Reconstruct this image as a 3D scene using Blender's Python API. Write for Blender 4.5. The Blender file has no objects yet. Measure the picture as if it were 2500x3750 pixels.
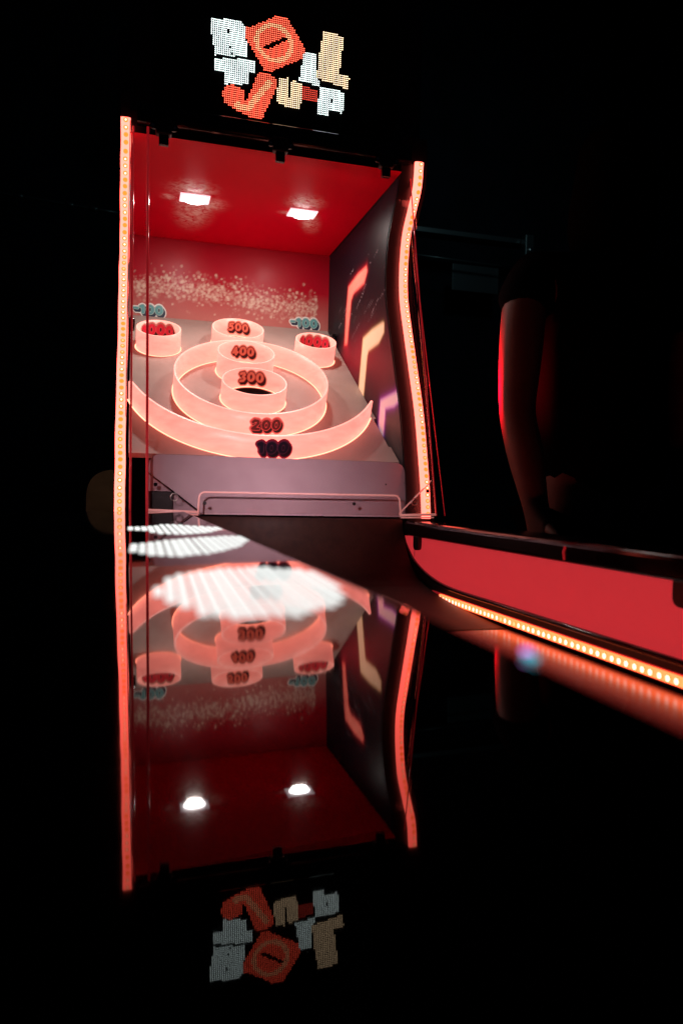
import bpy, bmesh, math, random
import numpy as np
from mathutils import Matrix, Vector

random.seed(7)
rng = np.random.default_rng(7)
scene = bpy.context.scene
COL = scene.collection
H = 0.98                                   # camera height above the floor (m)

# ------------------------------------------------------------------ camera
cam_data = bpy.data.cameras.new('camera')
cam = bpy.data.objects.new('camera', cam_data)
COL.objects.link(cam)
cam_data.sensor_fit = 'VERTICAL'
cam_data.sensor_height = 36.0
cam_data.sensor_width = 24.0
cam_data.lens = 26.33
cam_data.clip_start = 0.01
cam_data.clip_end = 60.0
cam_data.dof.use_dof = True
cam_data.dof.focus_distance = 2.05
cam_data.dof.aperture_fstop = 4.8
RM = Matrix(((0.962077, -0.015395, -0.272344), (-0.271779, 0.031316, -0.961850), (0.023336, 0.999391, 0.025945)))
cam.matrix_world = Matrix.Translation((0, 0, H)) @ RM.to_4x4()
scene.camera = cam

# ------------------------------------------------------------------ world: a dark arcade room
world = bpy.data.worlds.new('World')
scene.world = world
world.use_nodes = True
bgn = world.node_tree.nodes['Background']
bgn.inputs[0].default_value = (0.25, 0.45, 1.0, 1)
bgn.inputs[1].default_value = 0.003

# ------------------------------------------------------------------ view
scene.view_settings.view_transform = 'Standard'
scene.view_settings.look = 'None'
scene.view_settings.exposure = 0.0
scene.view_settings.gamma = 1.0
scene.render.engine = 'CYCLES'
scene.cycles.use_denoising = True
try:
    scene.cycles.denoiser = 'OPENIMAGEDENOISE'
except Exception:
    pass
scene.cycles.max_bounces = 10
scene.cycles.transparent_max_bounces = 24
scene.cycles.sample_clamp_indirect = 6.0
scene.cycles.caustics_refractive = False

# ------------------------------------------------------------------ lamps: the ceiling spots, and added lamps out of view
def area_lamp(name, loc, size, power, color, aim, spread=160):
    l = bpy.data.lights.new(name, 'AREA')
    l.shape = 'DISK'; l.size = size; l.energy = power; l.color = color
    l.spread = math.radians(spread)
    o = bpy.data.objects.new(name, l)
    COL.objects.link(o)
    o.location = (loc[0], loc[1], loc[2] + H)
    d = Vector(aim) - Vector(loc)
    o.rotation_euler = d.to_track_quat('-Z', 'Y').to_euler()
    return o

SPOTS = [(0.160, 2.115, 0.80), (0.464, 2.125, 0.80)]
for (sx, sy, sz) in SPOTS:
    area_lamp('spot_lamp_light', (sx, sy, sz - 0.0135), 0.045, 1.35, (1.0, 0.90, 0.82), (sx, sy + 0.06, 0.2), 178)
# unseen low lamp, added left of the frame to light the apron
area_lamp('apron_fill_light', (-.28, .35, .30), 0.08, 0.44, (1.0, 0.70, 0.75), (.32, 1.70, .0), 24)
# unseen red lamp, added behind the side panel to rim the person's arm
area_lamp('arm_rim_light', (.738, 1.866, .27), 0.05, 1.4, (1.0, 0.0005, 0.012), (.835, 1.55, .28), 54)
area_lamp('panel_fill_light', (-.75, 1.9, 1.1), 0.06, 0.11, (1.0, 0.75, 0.5), (-.06, 2.75, -.02), 30)  # unseen warm lamp, added to brighten the wooden panel
area_lamp('beam_fill_light', (2.4, 3.6, 3.4), 0.5, 3.6, (0.55, 0.95, 1.0), (2.0, 5.8, 2.0), 130)  # unseen teal lamp, added to bring out the far pipes and bracket

# ------------------------------------------------------------------ materials
def new_mat(name):
    m = bpy.data.materials.new(name)
    m.use_nodes = True
    m.node_tree.nodes.clear()
    return m, m.node_tree.nodes, m.node_tree.links

def pmat(name, col, rough=0.5, metal=0.0, ior=1.5, noise=None, spec=0.5, emit=None, estr=1.0, bump=0.0, nscale=40.0, rvar=0.0, coat=0.0):
    m, n, l = new_mat(name)
    o = n.new('ShaderNodeOutputMaterial'); b = n.new('ShaderNodeBsdfPrincipled')
    l.new(b.outputs[0], o.inputs[0])
    b.inputs['Base Color'].default_value = (*col, 1)
    b.inputs['Roughness'].default_value = rough
    b.inputs['Metallic'].default_value = metal
    b.inputs['IOR'].default_value = ior
    b.inputs['Specular IOR Level'].default_value = spec
    b.inputs['Coat Weight'].default_value = coat
    if emit:
        b.inputs['Emission Color'].default_value = (*emit, 1)
        b.inputs['Emission Strength'].default_value = estr
    if noise or bump or rvar:
        tc = n.new('ShaderNodeTexCoord'); t = n.new('ShaderNodeTexNoise')
        t.inputs['Scale'].default_value = nscale; t.inputs['Detail'].default_value = 6
        l.new(tc.outputs['Object'], t.inputs['Vector'])
        if noise:
            mx = n.new('ShaderNodeMix'); mx.data_type = 'RGBA'
            mx.inputs['A'].default_value = (*col, 1); mx.inputs['B'].default_value = (*noise, 1)
            rmp = n.new('ShaderNodeMapRange')
            rmp.inputs['From Min'].default_value = 0.38; rmp.inputs['From Max'].default_value = 0.68
            l.new(t.outputs['Fac'], rmp.inputs['Value'])
            l.new(rmp.outputs[0], mx.inputs['Factor'])
            l.new(mx.outputs['Result'], b.inputs['Base Color'])
        if rvar:
            r2 = n.new('ShaderNodeMapRange')
            r2.inputs['From Min'].default_value = 0.3; r2.inputs['From Max'].default_value = 0.7
            r2.inputs['To Min'].default_value = max(0.0, rough - rvar); r2.inputs['To Max'].default_value = rough + rvar
            l.new(t.outputs['Fac'], r2.inputs['Value']); l.new(r2.outputs[0], b.inputs['Roughness'])
        if bump:
            bp = n.new('ShaderNodeBump'); bp.inputs['Strength'].default_value = bump; bp.inputs['Distance'].default_value = 0.002
            l.new(t.outputs['Fac'], bp.inputs['Height']); l.new(bp.outputs[0], b.inputs['Normal'])
    return m

def emat(name, col, strength=1.0):
    m, n, l = new_mat(name)
    o = n.new('ShaderNodeOutputMaterial'); e = n.new('ShaderNodeEmission')
    e.inputs[0].default_value = (*col, 1); e.inputs[1].default_value = strength
    l.new(e.outputs[0], o.inputs[0])
    return m

def clear_mat(name, tint=(1, 1, 1), ior=1.45, rough=0.02, gain=1.0):
    m, n, l = new_mat(name)
    o = n.new('ShaderNodeOutputMaterial'); mx = n.new('ShaderNodeMixShader')
    t = n.new('ShaderNodeBsdfTransparent'); t.inputs[0].default_value = (*tint, 1)
    g = n.new('ShaderNodeBsdfGlossy'); g.inputs['Roughness'].default_value = rough
    f = n.new('ShaderNodeFresnel')
    ge = n.new('ShaderNodeNewGeometry'); mi = n.new('ShaderNodeMapRange')
    mi.inputs['To Min'].default_value = ior; mi.inputs['To Max'].default_value = 1.0 / ior
    l.new(ge.outputs['Backfacing'], mi.inputs['Value']); l.new(mi.outputs[0], f.inputs[0])
    mu = n.new('ShaderNodeMath'); mu.operation = 'MULTIPLY'; mu.inputs[1].default_value = gain
    l.new(f.outputs[0], mu.inputs[0])
    l.new(mu.outputs[0], mx.inputs[0]); l.new(t.outputs[0], mx.inputs[1]); l.new(g.outputs[0], mx.inputs[2])
    l.new(mx.outputs[0], o.inputs[0])
    return m

def ring_mat(name, emit, strength):
    """frosted acrylic that glows from the light inside it"""
    m, n, l = new_mat(name)
    o = n.new('ShaderNodeOutputMaterial'); b = n.new('ShaderNodeBsdfPrincipled')
    b.inputs['Base Color'].default_value = (0.42, 0.27, 0.215, 1)
    b.inputs['Roughness'].default_value = 0.38
    tc = n.new('ShaderNodeTexCoord'); t = n.new('ShaderNodeTexNoise')
    t.inputs['Scale'].default_value = 18; t.inputs['Detail'].default_value = 8
    mp = n.new('ShaderNodeMapping'); mp.inputs['Scale'].default_value = (1, 1, 4)
    l.new(tc.outputs['Object'], mp.inputs[0]); l.new(mp.outputs[0], t.inputs['Vector'])
    r = n.new('ShaderNodeMapRange'); r.inputs['From Min'].default_value = 0.3; r.inputs['From Max'].default_value = 0.7
    r.inputs['To Min'].default_value = strength * 0.86; r.inputs['To Max'].default_value = strength * 1.12
    l.new(t.outputs['Fac'], r.inputs['Value'])
    b.inputs['Emission Color'].default_value = (*emit, 1)
    l.new(r.outputs[0], b.inputs['Emission Strength'])
    l.new(b.outputs[0], o.inputs[0])
    return m

def vcol_mat(name, rough, attr='print', spec=0.5, rvar=0.0, glow=0.0):
    m, n, l = new_mat(name)
    o = n.new('ShaderNodeOutputMaterial'); b = n.new('ShaderNodeBsdfPrincipled')
    a = n.new('ShaderNodeAttribute'); a.attribute_name = attr
    b.inputs['Roughness'].default_value = rough
    b.inputs['Specular IOR Level'].default_value = spec
    l.new(a.outputs['Color'], b.inputs['Base Color'])
    if glow:
        l.new(a.outputs['Color'], b.inputs['Emission Color']); b.inputs['Emission Strength'].default_value = glow
    if rvar:
        tc = n.new('ShaderNodeTexCoord'); t = n.new('ShaderNodeTexNoise'); t.inputs['Scale'].default_value = 9
        t.inputs['Detail'].default_value = 7
        l.new(tc.outputs['Object'], t.inputs['Vector'])
        r2 = n.new('ShaderNodeMapRange'); r2.inputs['From Min'].default_value = 0.3; r2.inputs['From Max'].default_value = 0.7
        r2.inputs['To Min'].default_value = rough - rvar; r2.inputs['To Max'].default_value = rough + rvar
        l.new(t.outputs['Fac'], r2.inputs['Value']); l.new(r2.outputs[0], b.inputs['Roughness'])
    l.new(b.outputs[0], o.inputs[0])
    return m

M = {}
M['black_gloss'] = pmat('black_gloss', (0.004, 0.004, 0.005), 0.12, rvar=0.06, nscale=14)
M['black_satin'] = pmat('black_satin', (0.006, 0.006, 0.007), 0.42)
M['black_matte'] = pmat('black_matte', (0.004, 0.004, 0.005), 0.8, spec=0.1)
M['mirror_black'] = pmat('mirror_black', (0.002, 0.002, 0.0025), 0.030, ior=1.34, spec=0.5, rvar=0.016, nscale=26)
M['red_ceiling'] = None
M['board'] = pmat('board', (0.43, 0.345, 0.305), 0.5, noise=(0.37, 0.285, 0.25), nscale=7)
M['apron'] = pmat('apron', (0.46, 0.36, 0.40), 0.46, noise=(0.42, 0.32, 0.36), nscale=16, bump=0.05)
M['lane'] = pmat('lane', (0.030, 0.014, 0.011), 0.24, ior=1.8, noise=(0.022, 0.012, 0.010), nscale=9)
M['ramp'] = pmat('ramp', (0.035, 0.017, 0.013), 0.6, noise=(0.024, 0.012, 0.010), nscale=60, spec=.2)
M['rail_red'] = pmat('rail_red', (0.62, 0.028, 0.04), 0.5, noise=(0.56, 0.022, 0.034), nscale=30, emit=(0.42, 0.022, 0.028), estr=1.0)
M['strip'] = emat('strip', (6.0, 0.62, 0.46), 1.0)
M['strip_rail'] = emat('strip_rail', (4.0, 0.50, 0.15), 1.0)
M['strip_side'] = emat('strip_side', (45.0, 0.5, 0.35), 1.0)
M['bead_orange'] = emat('bead_orange', (4.0, 0.40, 0.05), 1.0)
M['bead_white'] = emat('bead_white', (4.0, 1.6, 1.2), 1.0)
M['bead_pale'] = emat('bead_pale', (4.0, 0.80, 0.34), 1.0)
M['ring'] = ring_mat('ring', (1.8, 0.42, 0.335), 1.0)
M['ring_edge'] = ring_mat('ring_edge', (1.8, 0.58, 0.48), 1.0)
M['ring_base'] = emat('ring_base', (5.0, 1.25, 0.78), 1.0)
M['clear'] = clear_mat('clear', (0.985, 0.975, 0.975))
M['clear_side'] = clear_mat('clear_side', (0.97, 0.93, 0.93), 1.5, .03, .5)
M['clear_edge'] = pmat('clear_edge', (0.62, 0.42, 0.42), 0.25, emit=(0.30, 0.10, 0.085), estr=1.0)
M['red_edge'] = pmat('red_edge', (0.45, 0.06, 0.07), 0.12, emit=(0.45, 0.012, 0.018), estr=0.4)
M['steel'] = pmat('steel', (0.55, 0.53, 0.52), 0.3, metal=1.0)
M['lamp_plate'] = pmat('lamp_plate', (0.75, 0.72, 0.74), 0.35, emit=(.95, .80, .86), estr=1.1)
M['lamp_lens'] = emat('lamp_lens', (1.0, 0.96, 0.96), 26.0)
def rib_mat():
    m, n, l = new_mat('white_glare')
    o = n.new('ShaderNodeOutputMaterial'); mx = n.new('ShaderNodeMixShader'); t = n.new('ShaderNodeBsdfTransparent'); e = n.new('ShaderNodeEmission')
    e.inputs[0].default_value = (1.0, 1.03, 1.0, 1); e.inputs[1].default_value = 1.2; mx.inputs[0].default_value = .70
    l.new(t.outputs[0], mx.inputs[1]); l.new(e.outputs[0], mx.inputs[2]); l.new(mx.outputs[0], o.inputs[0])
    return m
M['white_glare'] = rib_mat()  # glow that draws the glare on the rail top
M['led_white'] = emat('led_white', (0.84, 1.0, 0.97), 6.0)
M['led_cream'] = emat('led_cream', (1.0, 0.70, 0.42), 5.0)
M['led_orange'] = emat('led_orange', (7.0, 0.62, 0.33), 1.0)
M['led_gold'] = emat('led_gold', (6.0, 1.9, 0.95), 1.0)
M['led_red'] = emat('led_red', (2.4, 0.20, 0.13), 1.0)
M['skin'] = pmat('skin', (0.15, 0.065, 0.045), 0.6, noise=(0.13, 0.055, 0.038), nscale=40, spec=.3)
M['cloth_black'] = pmat('cloth_black', (0.003, 0.003, 0.004), 0.95, spec=0.02)
M['hair'] = pmat('hair', (0.003, 0.0025, 0.002), 0.9, spec=.02)
M['floor'] = pmat('floor', (0.012, 0.012, 0.015), 0.5, noise=(0.02, 0.02, 0.024), nscale=3)
M['wall'] = pmat('wall', (0.006, 0.008, 0.014), 0.9, noise=(0.0035, 0.004, 0.005), nscale=2, spec=.1)
M['pipe'] = pmat('pipe', (0.06, 0.07, 0.075), 0.35, metal=0.6)
M['wood'] = pmat('wood', (0.12, 0.07, 0.045), 0.5, noise=(0.07, 0.04, 0.025), nscale=12)

# ------------------------------------------------------------------ object helpers
def link(name, mesh, parent=None, loc=None):
    o = bpy.data.objects.new(name, mesh)
    COL.objects.link(o)
    if parent is not None:
        o.parent = parent
    if loc is not None:
        o.location = loc
    return o

def mesh_from(name, verts, faces, mats, midx=None, smooth=False):
    me = bpy.data.meshes.new(name)
    me.from_pydata([tuple(v) for v in verts], [], faces)
    for m in (mats if isinstance(mats, (list, tuple)) else [mats]):
        me.materials.append(m)
    if midx is not None:
        me.polygons.foreach_set('material_index', midx)
    if smooth:
        me.polygons.foreach_set('use_smooth', [True] * len(me.polygons))
    me.update()
    return me

def empty(name, loc, label=None, cat=None, group=None):
    o = bpy.data.objects.new(name, None)
    COL.objects.link(o)
    o.location = loc
    o.empty_display_size = 0.1
    if label: o['label'] = label
    if cat: o['category'] = cat
    if group: o['group'] = group
    return o

def solid(name, verts, faces, mats, parent=None, bevel=0.0, seg=2, smooth=False, midx=None):
    """closed mesh with optional bevelled edges"""
    me = mesh_from(name, verts, faces, mats, midx)
    bm = bmesh.new(); bm.from_mesh(me)
    bmesh.ops.recalc_face_normals(bm, faces=bm.faces)
    if bevel > 0:
        es = [e for e in bm.edges if len(e.link_faces) == 2 and e.calc_face_angle(0) > 0.5]
        bmesh.ops.bevel(bm, geom=es, offset=bevel, segments=seg, affect='EDGES', profile=0.5)
    if smooth:
        for f in bm.faces: f.smooth = True
    bm.to_mesh(me); bm.free()
    return link(name, me, parent)

def box(name, lo, hi, mat, parent=None, bevel=0.0, seg=2):
    x0, y0, z0 = lo; x1, y1, z1 = hi
    v = [(x0, y0, z0), (x1, y0, z0), (x1, y1, z0), (x0, y1, z0), (x0, y0, z1), (x1, y0, z1), (x1, y1, z1), (x0, y1, z1)]
    f = [(0, 3, 2, 1), (4, 5, 6, 7), (0, 1, 5, 4), (1, 2, 6, 5), (2, 3, 7, 6), (3, 0, 4, 7)]
    return solid(name, v, f, mat, parent, bevel, seg)

def prism(name, poly, axis, a, b, mat, parent=None, bevel=0.0, seg=2, smooth=False):
    """polygon poly in the two other axes, extruded from a to b along axis"""
    n = len(poly)
    def pt(p, t):
        if axis == 'x': return (t, p[0], p[1])
        if axis == 'y': return (p[0], t, p[1])
        return (p[0], p[1], t)
    v = [pt(p, a) for p in poly] + [pt(p, b) for p in poly]
    f = [tuple(range(n - 1, -1, -1)), tuple(range(n, 2 * n))] + [(i, (i + 1) % n, n + (i + 1) % n, n + i) for i in range(n)]
    return solid(name, v, f, mat, parent, bevel, seg, smooth)

def tube(name, pts, r, mat, parent=None, sides=8, closed=False):
    pts = [Vector(p) for p in pts]
    n = len(pts); v = []; f = []
    up = None
    for i in range(n):
        if closed:
            t = (pts[(i + 1) % n] - pts[i - 1]).normalized()
        else:
            t = (pts[min(i + 1, n - 1)] - pts[max(i - 1, 0)]).normalized()
        if up is None:
            up = Vector((0, 0, 1)) if abs(t.z) < 0.9 else Vector((1, 0, 0))
        s = t.cross(up).normalized(); up = s.cross(t).normalized()
        for k in range(sides):
            a = 2 * math.pi * k / sides
            v.append(pts[i] + (s * math.cos(a) + up * math.sin(a)) * r)
    m = n if closed else n - 1
    for i in range(m):
        for k in range(sides):
            f.append((i * sides + k, i * sides + (k + 1) % sides, ((i + 1) % n) * sides + (k + 1) % sides, ((i + 1) % n) * sides + k))
    if not closed:
        f.append(tuple(range(sides - 1, -1, -1))); f.append(tuple((n - 1) * sides + k for k in range(sides)))
    return link(name, mesh_from(name, v, f, mat, smooth=True), parent)

def rounded(pts, r, seg=5):
    """round the corners of a closed 2D polygon"""
    out = []
    n = len(pts)
    for i in range(n):
        p = Vector(pts[i]); a = Vector(pts[i - 1]) - p; b = Vector(pts[(i + 1) % n]) - p
        rr = r[i] if isinstance(r, (list, tuple)) else r
        if rr <= 0:
            out.append(tuple(p)); continue
        ra = min(rr, a.length * .49); rb = min(rr, b.length * .49)
        p0 = p + a.normalized() * ra; p1 = p + b.normalized() * rb
        for k in range(seg + 1):
            t = k / seg
            q = p0 * (1 - t) ** 2 + p * 2 * t * (1 - t) + p1 * t * t
            out.append((q.x, q.y))
    return out

# ------------------------------------------------------------------ 2D shape fields (for printed numbers and art)
def seg_d(X, Y, a, b):
    ax, ay = a; bx, by = b
    dx, dy = bx - ax, by - ay
    L = dx * dx + dy * dy + 1e-12
    t = np.clip(((X - ax) * dx + (Y - ay) * dy) / L, 0, 1)
    return np.hypot(X - ax - t * dx, Y - ay - t * dy)

def stroke(X, Y, pts, r):
    d = np.full(X.shape, 9.0)
    for a, b in zip(pts[:-1], pts[1:]):
        d = np.minimum(d, seg_d(X, Y, a, b))
    return d - r

def ell(X, Y, cx, cy, rx, ry):
    q = np.hypot((X - cx) / rx, (Y - cy) / ry)
    return (q - 1) * min(rx, ry)

DIG = {
    '1': ([[(.12, .72), (.26, .80)], [(.30, .78), (.32, .20)]], .165, .56),
    '2': ([[(.17, .70), (.30, .84), (.52, .82), (.60, .66), (.46, .46), (.20, .20)], [(.18, .16), (.64, .16)]], .155, .80),
    '3': ([[(.18, .80), (.50, .84), (.58, .68), (.42, .53), (.60, .33), (.48, .16), (.18, .17)]], .155, .78),
    '4': ([[(.44, .82), (.16, .38), (.66, .36)], [(.50, .82), (.50, .17)]], .155, .80),
    '5': ([[(.60, .83), (.26, .83), (.24, .55), (.50, .55), (.60, .34), (.46, .16), (.18, .18)]], .150, .78),
    '-': ([[(.14, .56), (.46, .56)]], .135, .62),
}
ZW = .80
def text_width(s): return sum(ZW if c == '0' else DIG[c][2] for c in s)

def text_field(X, Y, s, hole=False):
    d = np.full(X.shape, 9.0); x = 0.0
    for c in s:
        if c == '0':
            q = ell(X, Y, x + .40, .5, .075, .17) if hole else ell(X, Y, x + .40, .5, .41, .49)
            d = np.minimum(d, q); x += ZW
        else:
            if not hole:
                for st in DIG[c][0]:
                    d = np.minimum(d, stroke(X, Y, [(p[0] + x, p[1]) for p in st], DIG[c][1]))
            x += DIG[c][2]
    return d

def march(field, xs, ys):
    """faces of the region field<0 on a grid: marching squares, returns verts(2D) and faces"""
    verts = []; faces = []; cache = {}
    ny, nx = field.shape
    def gv(i, j):
        k = ('g', i, j)
        if k not in cache: cache[k] = len(verts); verts.append((xs[i], ys[j]))
        return cache[k]
    def ev(i0, j0, i1, j1):
        k = ('e',) + tuple(sorted(((i0, j0), (i1, j1))))
        if k not in cache:
            a, b = field[j0, i0], field[j1, i1]; t = a / (a - b)
            cache[k] = len(verts); verts.append((xs[i0] + (xs[i1] - xs[i0]) * t, ys[j0] + (ys[j1] - ys[j0]) * t))
        return cache[k]
    for j in range(ny - 1):
        row = field[j:j + 2]
        if row.min() >= 0: continue
        for i in range(nx - 1):
            c = [(i, j), (i + 1, j), (i + 1, j + 1), (i, j + 1)]
            s = [field[q[1], q[0]] < 0 for q in c]
            if not any(s): continue
            if all(s):
                faces.append(tuple(gv(*q) for q in c)); continue
            f = []
            for k in range(4):
                a, b = c[k], c[(k + 1) % 4]
                if s[k]: f.append(gv(*a))
                if s[k] != s[(k + 1) % 4]: f.append(ev(*a, *b))
            if len(f) >= 3: faces.append(tuple(f))
    return verts, faces

STICK = {}
def flat(name, col, emit=0.0, rough=0.4):
    return pmat(name, col, rough, emit=col if emit else None, estr=emit)
STICK['200'] = [flat('ink_rose', (0.70, 0.14, 0.12), .25), flat('ink_black', (0.012, 0.003, 0.006)), flat('ink_rose_line', (0.72, 0.10, 0.10), .1), flat('ink_maroon', (0.085, 0.004, 0.010))]
STICK['100'] = [flat('ink_wine', (0.30, 0.012, 0.035), .1), flat('ink_black2', (0.006, 0.004, 0.008)), flat('ink_plum_line', (0.13, 0.03, 0.07)), flat('ink_navy', (0.006, 0.006, 0.016))]
STICK['warm'] = [flat('ink_salmon', (0.66, 0.22, 0.15), .35), flat('ink_dark', (0.03, 0.002, 0.006)), flat('ink_crimson_line', (0.45, 0.012, 0.03), .1), flat('ink_coral', (0.66, 0.16, 0.095), .35)]
STICK['hot'] = [flat('ink_pale', (0.60, 0.30, 0.24), .2), flat('ink_dark2', (0.03, 0.002, 0.008)), flat('ink_pink_line', (0.70, 0.10, 0.12), .15), flat('ink_red', (0.58, 0.010, 0.04), .25)]
STICK['teal'] = [flat('ink_white', (0.84, 0.90, 0.86)), flat('ink_deep_blue', (0.010, 0.026, 0.06)), flat('ink_mint_line', (0.42, 0.64, 0.58)), flat('ink_teal', (0.11, 0.40, 0.42))]

def sticker(name, s, width, mapper, mats, parent, res=0.035):
    """printed bubble number: outline, drop shade, line and face layers, mapped by mapper(x, y, layer) in metres"""
    w = text_width(s); sc = width / (w + .34)
    xs = np.arange(-.22, w + .30, res); ys = np.arange(-.42, 1.22, res)
    X, Y = np.meshgrid(xs, ys)
    face = text_field(X, Y, s)
    shade = face.copy()
    for k in range(1, 9):
        shade = np.minimum(shade, text_field(X - .020 * k, Y + .026 * k, s))
    hole = text_field(X, Y, s, True)
    layers = [(shade - .115, 0), (shade - .01, 1), (face, 2), (face + .045, 3), (hole - .03, 2), (hole, 1)]
    V = []; F = []; MI = []
    for k, (fl, mi) in enumerate(layers):
        v, f = march(fl, xs, ys)
        b = len(V)
        V += [mapper((p[0] - w / 2) * sc, (p[1] - .42) * sc, k) for p in v]
        F += [tuple(b + i for i in q) for q in f]; MI += [mi] * len(f)
    return link(name, mesh_from(name, V, F, mats, MI), parent)

# ================================================================== SETTING
def tag_struct(o):
    o['kind'] = 'structure'; return o
FZ = -H
g = tag_struct(link('floor', mesh_from('floor', [(-6, -3, FZ), (8, -3, FZ), (8, 9, FZ), (-6, 9, FZ)], [(0, 1, 2, 3)], M['floor'])))
tag_struct(box('wall', (-6, 6.6, FZ + .004), (8, 6.8, 7.5), M['wall']))

# ================================================================== THE MACHINE
mach = empty('ball_rolling_game', (0.3, 1.2, FZ),
             'dark arcade ball rolling game with red lit ring board, glowing strips and dot sign', 'arcade machine')
base_loc = Vector((0.3, 1.2, FZ))
def adopt(o, parent=None):
    """parent to the machine (or a part) keeping place"""
    p = parent or mach
    o.parent = p
    q = Vector((0, 0, 0)); r = p
    while r is not None:
        q += r.location; r = r.parent
    o.location = Vector(o.location) - q
    return o

XL, XR = -0.010, 0.640          # inner faces of the side panels
YB = 2.485                      # back wall
CZ = 0.800                      # cabinet ceiling
SL, BZ = 0.63, 0.086            # slope of the score board, its height at y = 1.75
TH = math.atan(SL)
TV = Vector((0, math.cos(TH), math.sin(TH)))
NV = Vector((0, -math.sin(TH), math.cos(TH)))
WV = Vector((0, -math.sin(TH * .8), math.cos(TH * .8)))
def board_z(y): return BZ + SL * (y - 1.75)

# front edge of the side panels (y, z) from the rail up to the top
EDGE = [(1.677, -.058), (1.690, .017), (1.709, .091), (1.741, .200), (1.790, .316), (1.836, .423), (1.866, .497), (1.877, .552), (1.876, .613), (1.862, .678), (1.824, .731), (1.793, .774), (1.784, .832)]
def catmull(pts, n=5):
    P = [np.array(p, float) for p in pts]; P = [2 * P[0] - P[1]] + P + [2 * P[-1] - P[-2]]
    out = []
    for i in range(1, len(P) - 2):
        for k in range(n):
            t = k / n
            out.append(tuple(.5 * ((2 * P[i]) + (-P[i - 1] + P[i + 1]) * t + (2 * P[i - 1] - 5 * P[i] + 4 * P[i + 1] - P[i + 2]) * t * t + (-P[i - 1] + 3 * P[i] - 3 * P[i + 1] + P[i + 2]) * t ** 3)))
    out.append(tuple(P[-2])); return out
EDGE_S = catmull(EDGE, 5)

# ---- side panels (black, with the curved front edge)
def side_panel(x0, x1):
    poly = [(y + .010, z) for (y, z) in EDGE_S] + [(1.80, .90), (2.62, .90), (2.62, FZ + .02), (1.70, FZ + .02)]
    o = prism('side_panel', poly, 'x', x0, x1, M['black_satin'], None)
    return adopt(o)
side_panel(XL - .0215, XL - .002)
sp_r = side_panel(XR + .002, .712)

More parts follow.
